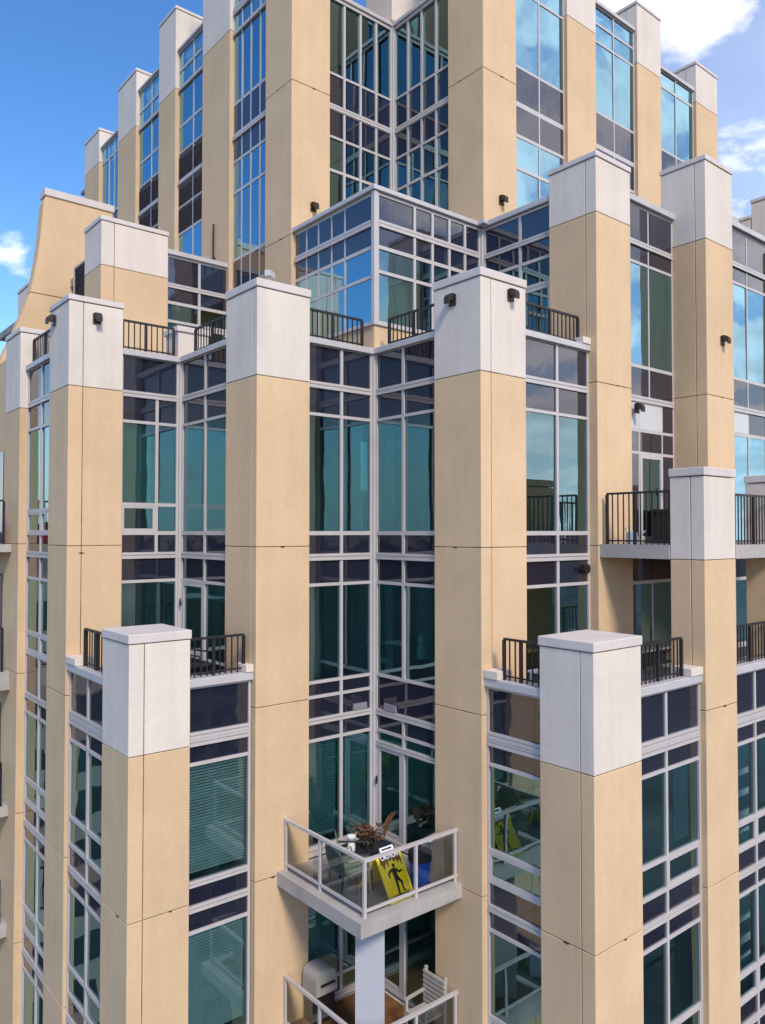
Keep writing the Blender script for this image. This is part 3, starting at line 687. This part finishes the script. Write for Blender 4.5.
def garden_chair(x, y, z, rot, name, label, ms, mf, group=None):
    root = empty(name, (x, y, z), label, 'chair', group=group)
    c_, s_ = math.cos(rot), math.sin(rot)
    def P(a, b, h): return (x + a * c_ - b * s_, y + a * s_ + b * c_, z + h)
    sb = MB(); sb.hexa([P(-.25, -.25, .40), P(.25, -.25, .40), P(.25, .25, .37), P(-.25, .25, .37), P(-.25, -.25, .43), P(.25, -.25, .43), P(.25, .25, .40), P(-.25, .25, .40)])
    obj('seat', sb, ms, root, bevel=.01)
    bk = MB(); n = 10
    prof = [(-.25, .42), (-.27, .62), (-.25, .78), (-.17, .88), (0, .92), (.17, .88), (.25, .78), (.27, .62), (.25, .42)]
    f = [P(a, .25 + (h - .4) * .22, h) for a, h in prof]; bq = [P(a, .275 + (h - .4) * .22, h) for a, h in prof]
    bk.face(f); bk.face(list(reversed(bq)))
    for i in range(len(f)): j = (i + 1) % len(f); bk.face([f[j], f[i], bq[i], bq[j]])
    obj('backrest', bk, ms, root)
    for a in (-.24, .24):
        for b in (-.23, .25): obj('leg', MB().tube([P(a * 1.08, b * 1.1, 0), P(a, b, .42)], .018, 8), mf, root)
        obj('armrest', MB().tube([P(a * 1.1, -.24, .42), P(a * 1.15, -.2, .62), P(a * 1.15, .2, .64), P(a * 1.05, .3, .66)], .018, 8), mf, root)
garden_chair(8.24, 10.85, ZF, 1.5, 'garden_chair', 'grey green garden chair inside the balcony corner left of the caution board', 'sage', 'tan')
garden_chair(8.5, 11.0, ZF, 1.0, 'garden_chair', 'darker green garden chair beside the patio table', 'green', 'dark')
k = empty('bucket', (9.32, 10.25, ZF), 'blue plastic bucket with a dark rim behind the balcony glass', 'bucket')
obj('body', MB().lathe(9.32, 10.25, [(.15, ZF), (.20, ZF + .46)], 20), 'blue', k, smooth=False)
obj('rim', MB().lathe(9.32, 10.25, [(.21, ZF + .46), (.21, ZF + .60), (.19, ZF + .6)], 20), 'dark', k)
k = empty('storage_bag', (9.72, 10.35, ZF), 'tan upright storage bag with a white rope handle at the balcony end', 'bag')
obj('body', MB().hexa([(9.50, 10.2, ZF), (9.90, 10.2, ZF), (9.90, 10.5, ZF), (9.50, 10.5, ZF), (9.54, 10.24, ZF + .70), (9.92, 10.24, ZF + .74), (9.92, 10.46, ZF + .74), (9.54, 10.46, ZF + .70)]), 'tan', k, bevel=.03)
obj('rope_handle', MB().tube([(9.53, 10.23, ZF + .70), (9.62, 10.2, ZF + .76), (9.74, 10.2, ZF + .79), (9.88, 10.23, ZF + .75)], .02, 8), 'signwhite', k)

ZG = -9.055
k = empty('barbecue_grill', (8.55, 12.0, ZG), 'covered barbecue with pale grey domed lid and black body on the lower balcony', 'barbecue')
obj('body', MB().box(8.24, 8.66, 11.85, 12.25, ZG + .1, ZG + .72), 'dark', k, bevel=.03)
mb = MB()
for i in range(9):
    pass
prof = [(.235 * math.copysign(abs(math.cos(R(q))) ** .55, math.cos(R(q))), .30 * abs(math.sin(R(q))) ** .55) for q in range(0, 181, 12)]
f = [(8.45 + a, 11.83, ZG + .72 + h) for a, h in prof]; bq = [(8.45 + a, 12.27, ZG + .72 + h) for a, h in prof]
mb.face(list(reversed(f))); mb.face(bq)
for i in range(len(f)): j = (i + 1) % len(f); mb.face([f[i], f[j], bq[j], bq[i]])
obj('lid', mb, 'ivory', k); obj('skirt', MB().box(8.215, 8.685, 11.82, 12.275, ZG + .60, ZG + .715), 'ivory', k)
obj('handle', MB().bar((8.3, 11.78, ZG + .80), (8.6, 11.78, ZG + .80), .03), 'dark', k)
k = empty('slatted_chair', (9.62, 10.6, ZG), 'white slatted garden chair in the right corner of the lower balcony', 'chair')
for i in range(7): obj('slat', MB().box(9.85 - .0, 9.89, 10.2, 10.75, ZG + .45 + i * .085, ZG + .50 + i * .085), 'ivory', k)
for y in (10.22, 10.73):
    obj('leg', MB().bar((9.87, y, ZG), (9.91, y, ZG + 1.06), .05), 'ivory', k); obj('leg', MB().bar((9.42, y, ZG), (9.42, y, ZG + .62), .05), 'ivory', k)
    obj('armrest', MB().bar((9.38, y, ZG + .63), (9.9, y, ZG + .66), .06, .03), 'ivory', k)
obj('seat', MB().box(9.40, 9.84, 10.25, 10.70, ZG + .40, ZG + .44), 'ivory', k)

# planters on the terrace behind the lower right parapet
def planter(x, y, z, label):
    k = empty('planter_box', (x, y, z), label, 'planter', group='cedar planters on the terrace')
    for i in range(5): obj('board', MB().box(x - .02 + i * .105, x + .078 + i * .105, y - .02, y, z, z + .46), 'orange', k)
    obj('box', MB().box(x - .02, x + .5, y + .002, y + .34, z, z + .44), 'orange', k)
planter(11.62, 8.3, -2.9, 'cedar plank planter nearest the white pillar cap on the terrace')
planter(12.3, 8.3, -2.9, 'cedar plank planter nearer the railing end on the terrace')
k = empty('side_table', (10.75, 8.55, -2.9), 'low white side table behind the railing left of the lower right pillar', 'table')
obj('table_top', MB().box(10.5, 11.0, 8.3, 8.8, -2.42, -2.38), 'signwhite', k, bevel=.01)
for x in (10.55, 10.95):
    for y in (8.35, 8.75): obj('leg', MB().bar((x, y, -2.9), (x, y, -2.42), .04), 'signwhite', k)
k = empty('watering_can', (13.62, 8.75, -.25), 'small white watering can on the balcony beside the glazed door', 'watering can')
obj('body', MB().lathe(13.62, 8.75, [(.11, -.25), (.11, -.02), (.06, .02)], 16), 'signwhite', k)
obj('spout', MB().tube([(13.7, 8.7, -.18), (13.86, 8.6, .02)], [.03, .015], 8), 'signwhite', k)
obj('handle', MB().tube([(13.55, 8.8, -.02), (13.5, 8.83, .06), (13.62, 8.75, .1)], .012, 6), 'signwhite', k)
k = empty('patio_cabinet', (15.0, 8.9, -.25), 'dark storage cabinet behind the black railing next to the glazed door', 'cabinet')
obj('body', MB().box(14.95, 15.9, 8.6, 9.1, -.25, .42), 'dark', k, bevel=.02); obj('lid', MB().box(14.92, 15.93, 8.57, 9.13, .42, .47), 'dark', k)
k = empty('red_cushion', (4.4, 19.7, -.29), 'bright red seat cushion on the far left balcony', 'cushion')
obj('pad', MB().box(4.1, 4.62, 19.45, 19.9, -.285, .2), 'red', k, bevel=.08)
garden_chair(6.65, 13.5, -2.9, .6, 'metal_chair', 'black metal chair on the terrace behind the lower left white pillar', 'dark', 'dark')
garden_chair(15.1, 8.0, -2.9, .4, 'plastic_chair', 'white plastic chair on the terrace behind the far right railing', 'ivory', 'ivory')
k = empty('table_lamp', (10.62, 11.62, -3.5), 'white glazed lamp standing behind the glass above the caution board balcony', 'lamp')
obj('stand', MB().box(10.5, 10.75, 11.5, 11.75, -3.54, -2.55), 'dark', k)
obj('lamp_base', MB().lathe(10.62, 11.62, [(.06, -2.55), (.10, -2.40), (.05, -2.28), (.09, -2.18), (.04, -2.08)], 16), 'signwhite', k)
k = empty('sofa', (12.2, 10.6, -.4), 'mint green sofa behind the window bay right of the tallest front pillar', 'sofa')
obj('seat', MB().box(11.4, 12.4, 10.1, 10.9, -.4, .02), 'green', k, bevel=.06); obj('backrest', MB().box(11.4, 12.4, 10.8, 11.0, .02, .42), 'green', k, bevel=.06)

# ------------------------------------------------------------------ surroundings mirrored in the glass
M['ground'] = surf('city_ground', (.085, .095, .10), .95, .1, var=.45, vscale=.02)
g = obj('ground', MB().box(-3000, 3000, -3000, 3000, GROUND - 2, GROUND - .02), 'ground'); g['kind'] = 'structure'
M['facade1'] = surf('facade_concrete', (.30, .27, .24), .8, .2, var=.1, vscale=.1)
M['facade2'] = surf('facade_brick', (.24, .15, .11), .85, .2, var=.12, vscale=.1)
M['facade3'] = surf('facade_grey', (.16, .18, .20), .6, .4, var=.1, vscale=.1)
M['nglass'] = spandrelmat('neighbour_glass', (.03, .045, .055), .08, .6)
def neighbour(x, y, w, d, top, mat, label, roof=None):
    k = empty('office_building', (x, y, GROUND), label, 'building')
    obj('wall', MB().box(x - w / 2, x + w / 2, y - d / 2, y + d / 2, GROUND, top), mat, k)
    z = top - 3.2
    wm = MB(); nn = 0
    while z > max(GROUND + 4, top - 62):
        for s_ in (-1, 1):
            n = int(w // 3.4)
            for i in range(n):
                c = x - w / 2 + w * (i + .5) / n
                wm.box(c - 1.15, c + 1.15, y + s_ * (d / 2 + .03) - .02, y + s_ * (d / 2 + .03) + .02, z, z + 1.8)
            n = int(d // 3.4)
            for i in range(n):
                c = y - d / 2 + d * (i + .5) / n
                wm.box(x + s_ * (w / 2 + .03) - .02, x + s_ * (w / 2 + .03) + .02, c - 1.15, c + 1.15, z, z + 1.8)
        z -= 3.1
    o = obj('window_glass', wm, 'nglass', k); o['kind'] = 'stuff'
    if roof == 'gable':
        mb = MB(); h = roof and 16
        mb.prism([(x - w / 2, y - d / 2), (x + w / 2, y - d / 2), (x + w / 2, y + d / 2), (x - w / 2, y + d / 2)], top, top + .3)
        i = len(mb.v); mb.v += [(x - w / 2, y - d / 2, top + .3), (x + w / 2, y - d / 2, top + .3), (x + w / 2, y + d / 2, top + .3), (x - w / 2, y + d / 2, top + .3), (x, y, top + h)]
        for a, b in ((0, 1), (1, 2), (2, 3), (3, 0)): mb.f.append((i + a, i + b, i + 4)); mb.m.append(0)
        obj('roof', mb, 'facade3', k)
    else: obj('roof', MB().box(x - w / 4, x + w / 4, y - d / 4, y + d / 4, top, top + 3), 'facade3', k)
neighbour(92, -72, 15, 15, 0, 'facade3', 'grey tower with a pyramid roof facing the right hand facade', 'gable')
neighbour(42, -62, 34, 24, -14, 'facade1', 'pale concrete block across the street from the beige tower')
neighbour(4, -58, 26, 22, -14, 'facade2', 'brick block across the street from the beige tower')
neighbour(110, -12, 30, 30, -16, 'facade1', 'pale slab beyond the pyramid roofed tower')
neighbour(-10, 64, 22, 24, -3, 'facade1', 'pale apartment slab beside the left facade of the beige tower')
neighbour(-52, 14, 22, 26, -10, 'facade2', 'brick slab facing the left facade of the beige tower')
neighbour(-36, 92, 26, 26, -4, 'facade3', 'grey slab behind the pale apartment slab on the left')
neighbour(60, -110, 40, 24, -2, 'facade2', 'long brick slab behind the concrete block')

# ------------------------------------------------------------------ sky, sun, camera
SUN_AZ = R(198)     # compass-like: direction towards the sun, measured from +y clockwise
SUN_EL = R(42)
world = bpy.data.worlds.new('World'); sc.world = world; world.use_nodes = True
nt = world.node_tree; nt.nodes.clear(); L = nt.links.new
out = N(nt, 'ShaderNodeOutputWorld'); bg = N(nt, 'ShaderNodeBackground'); L(bg.outputs[0], out.inputs[0])
bg.inputs['Strength'].default_value = .12
sky = N(nt, 'ShaderNodeTexSky', sky_type='NISHITA'); sky.sun_disc = False
sky.sun_elevation = SUN_EL; sky.sun_rotation = SUN_AZ
sky.air_density = 1.0; sky.dust_density = .15; sky.ozone_density = 2.0
hs = N(nt, 'ShaderNodeHueSaturation'); hs.inputs['Saturation'].default_value = 1.4; hs.inputs['Value'].default_value = .95; hs.inputs['Hue'].default_value = .506
L(sky.outputs[0], hs.inputs['Color'])
tc = N(nt, 'ShaderNodeTexCoord')
sep = N(nt, 'ShaderNodeSeparateXYZ'); L(tc.outputs['Generated'], sep.inputs[0])
hz = N(nt, 'ShaderNodeMapRange'); hz.inputs['From Min'].default_value = .0; hz.inputs['From Max'].default_value = .17; hz.inputs['To Min'].default_value = .25; hz.inputs['To Max'].default_value = 1.28
L(sep.outputs['Z'], hz.inputs[0]); L(hz.outputs[0], hs.inputs['Saturation'])
hb = N(nt, 'ShaderNodeMapRange'); hb.inputs['From Min'].default_value = .0; hb.inputs['From Max'].default_value = .14; hb.inputs['To Min'].default_value = .55; hb.inputs['To Max'].default_value = .0
L(sep.outputs['Z'], hb.inputs[0])
hmx = N(nt, 'ShaderNodeMix', data_type='RGBA'); L(hb.outputs[0], hmx.inputs['Factor']); L(hs.outputs[0], hmx.inputs['A']); hmx.inputs['B'].default_value = (1.7, 2.6, 3.9, 1)
zc = N(nt, 'ShaderNodeMath', operation='MAXIMUM'); L(sep.outputs['Z'], zc.inputs[0]); zc.inputs[1].default_value = .0
za = N(nt, 'ShaderNodeMath', operation='ADD'); L(zc.outputs[0], za.inputs[0]); za.inputs[1].default_value = .22
dx = N(nt, 'ShaderNodeMath', operation='DIVIDE'); L(sep.outputs['X'], dx.inputs[0]); L(za.outputs[0], dx.inputs[1])
dy = N(nt, 'ShaderNodeMath', operation='DIVIDE'); L(sep.outputs['Y'], dy.inputs[0]); L(za.outputs[0], dy.inputs[1])
cb = N(nt, 'ShaderNodeCombineXYZ'); L(dx.outputs[0], cb.inputs[0]); L(dy.outputs[0], cb.inputs[1])
nz = N(nt, 'ShaderNodeTexNoise'); nz.inputs['Scale'].default_value = 2.5; nz.inputs['Detail'].default_value = 9; nz.inputs['Roughness'].default_value = .56
nz.inputs['Distortion'].default_value = .25
L(cb.outputs[0], nz.inputs['Vector'])
# more cloud to the east and south than to the north-west
dt = N(nt, 'ShaderNodeVectorMath', operation='DOT_PRODUCT'); L(tc.outputs['Generated'], dt.inputs[0]); dt.inputs[1].default_value = (.80, -.60, 0)
bias = N(nt, 'ShaderNodeMath', operation='MULTIPLY_ADD'); L(dt.outputs['Value'], bias.inputs[0]); bias.inputs[1].default_value = .17; bias.inputs[2].default_value = -.03
sm = N(nt, 'ShaderNodeMath', operation='ADD'); L(nz.outputs[0], sm.inputs[0]); L(bias.outputs[0], sm.inputs[1])
# individual cloud banks: direction, sharpness, weight
for dv, sharp, wt in (((.769, .366, .525), 90, .045), ((.80, .40, .45), 300, .05), ((.232, .922, .300), 1800, .20), ((.80, -.58, .12), 40, .06)):
    dvn = Vector(dv).normalized()
    q1 = N(nt, 'ShaderNodeVectorMath', operation='DOT_PRODUCT'); L(tc.outputs['Generated'], q1.inputs[0]); q1.inputs[1].default_value = dvn
    q2 = N(nt, 'ShaderNodeMath', operation='MAXIMUM'); L(q1.outputs['Value'], q2.inputs[0]); q2.inputs[1].default_value = 0
    q3 = N(nt, 'ShaderNodeMath', operation='POWER'); L(q2.outputs[0], q3.inputs[0]); q3.inputs[1].default_value = sharp
    q4 = N(nt, 'ShaderNodeMath', operation='MULTIPLY_ADD'); L(q3.outputs[0], q4.inputs[0]); q4.inputs[1].default_value = wt; L(sm.outputs[0], q4.inputs[2])
    sm = q4
ramp = N(nt, 'ShaderNodeMapRange'); ramp.inputs['From Min'].default_value = .54; ramp.inputs['From Max'].default_value = .70; ramp.interpolation_type = 'SMOOTHSTEP'
L(sm.outputs[0], ramp.inputs[0])
veil = N(nt, 'ShaderNodeMapRange'); veil.inputs['From Min'].default_value = .0; veil.inputs['From Max'].default_value = .6; veil.inputs['To Min'].default_value = 0; veil.inputs['To Max'].default_value = .34
L(dt.outputs['Value'], veil.inputs[0])
cm = N(nt, 'ShaderNodeMath', operation='MAXIMUM'); L(ramp.outputs[0], cm.inputs[0]); L(veil.outputs[0], cm.inputs[1])
nz2 = N(nt, 'ShaderNodeTexNoise'); nz2.inputs['Scale'].default_value = 3.0; nz2.inputs['Detail'].default_value = 6
L(cb.outputs[0], nz2.inputs['Vector'])
cr = N(nt, 'ShaderNodeMapRange'); cr.inputs['From Min'].default_value = .3; cr.inputs['From Max'].default_value = .7; cr.inputs['To Min'].default_value = 4.6; cr.inputs['To Max'].default_value = 8.2
L(nz2.outputs[0], cr.inputs[0])
cc = N(nt, 'ShaderNodeVectorMath', operation='SCALE'); cc.inputs[0].default_value = (.97, .96, 1.04); L(cr.outputs[0], cc.inputs['Scale'])
mix = N(nt, 'ShaderNodeMix', data_type='RGBA'); L(cm.outputs[0], mix.inputs['Factor']); L(hmx.outputs['Result'], mix.inputs['A']); L(cc.outputs[0], mix.inputs['B'])
L(mix.outputs['Result'], bg.inputs['Color'])

sun = bpy.data.lights.new('Sun', 'SUN'); sun.energy = 1.5; sun.angle = R(12); sun.color = (1, .91, .78)
so = bpy.data.objects.new('sun', sun); COL.objects.link(so)
d = Vector((math.sin(SUN_AZ) * math.cos(SUN_EL), math.cos(SUN_AZ) * math.cos(SUN_EL), math.sin(SUN_EL)))
so.rotation_euler = (-d).to_track_quat('-Z', 'Y').to_euler(); so.location = (0, -20, 40)

cam = bpy.data.cameras.new('Camera'); co = bpy.data.objects.new('camera', cam); COL.objects.link(co)
cam.sensor_fit = 'AUTO'; cam.sensor_width = 36; cam.lens = 780 * 36 / 1024
co.location = (0, 0, 0); co.rotation_euler = (math.pi / 2 + .0251, 0, -.6906)
cam.clip_start = .1; cam.clip_end = 6000
sc.camera = co
vs = sc.view_settings; vs.view_transform = 'Standard'; vs.look = 'None'; vs.exposure = 1.02; vs.gamma = 1; vs.use_curve_mapping = False
sc.render.engine = 'CYCLES'
cy = sc.cycles; cy.max_bounces = 10; cy.transparent_max_bounces = 16; cy.glossy_bounces = 6; cy.diffuse_bounces = 4; cy.use_denoising = True
cy.caustics_reflective = False; cy.caustics_refractive = False
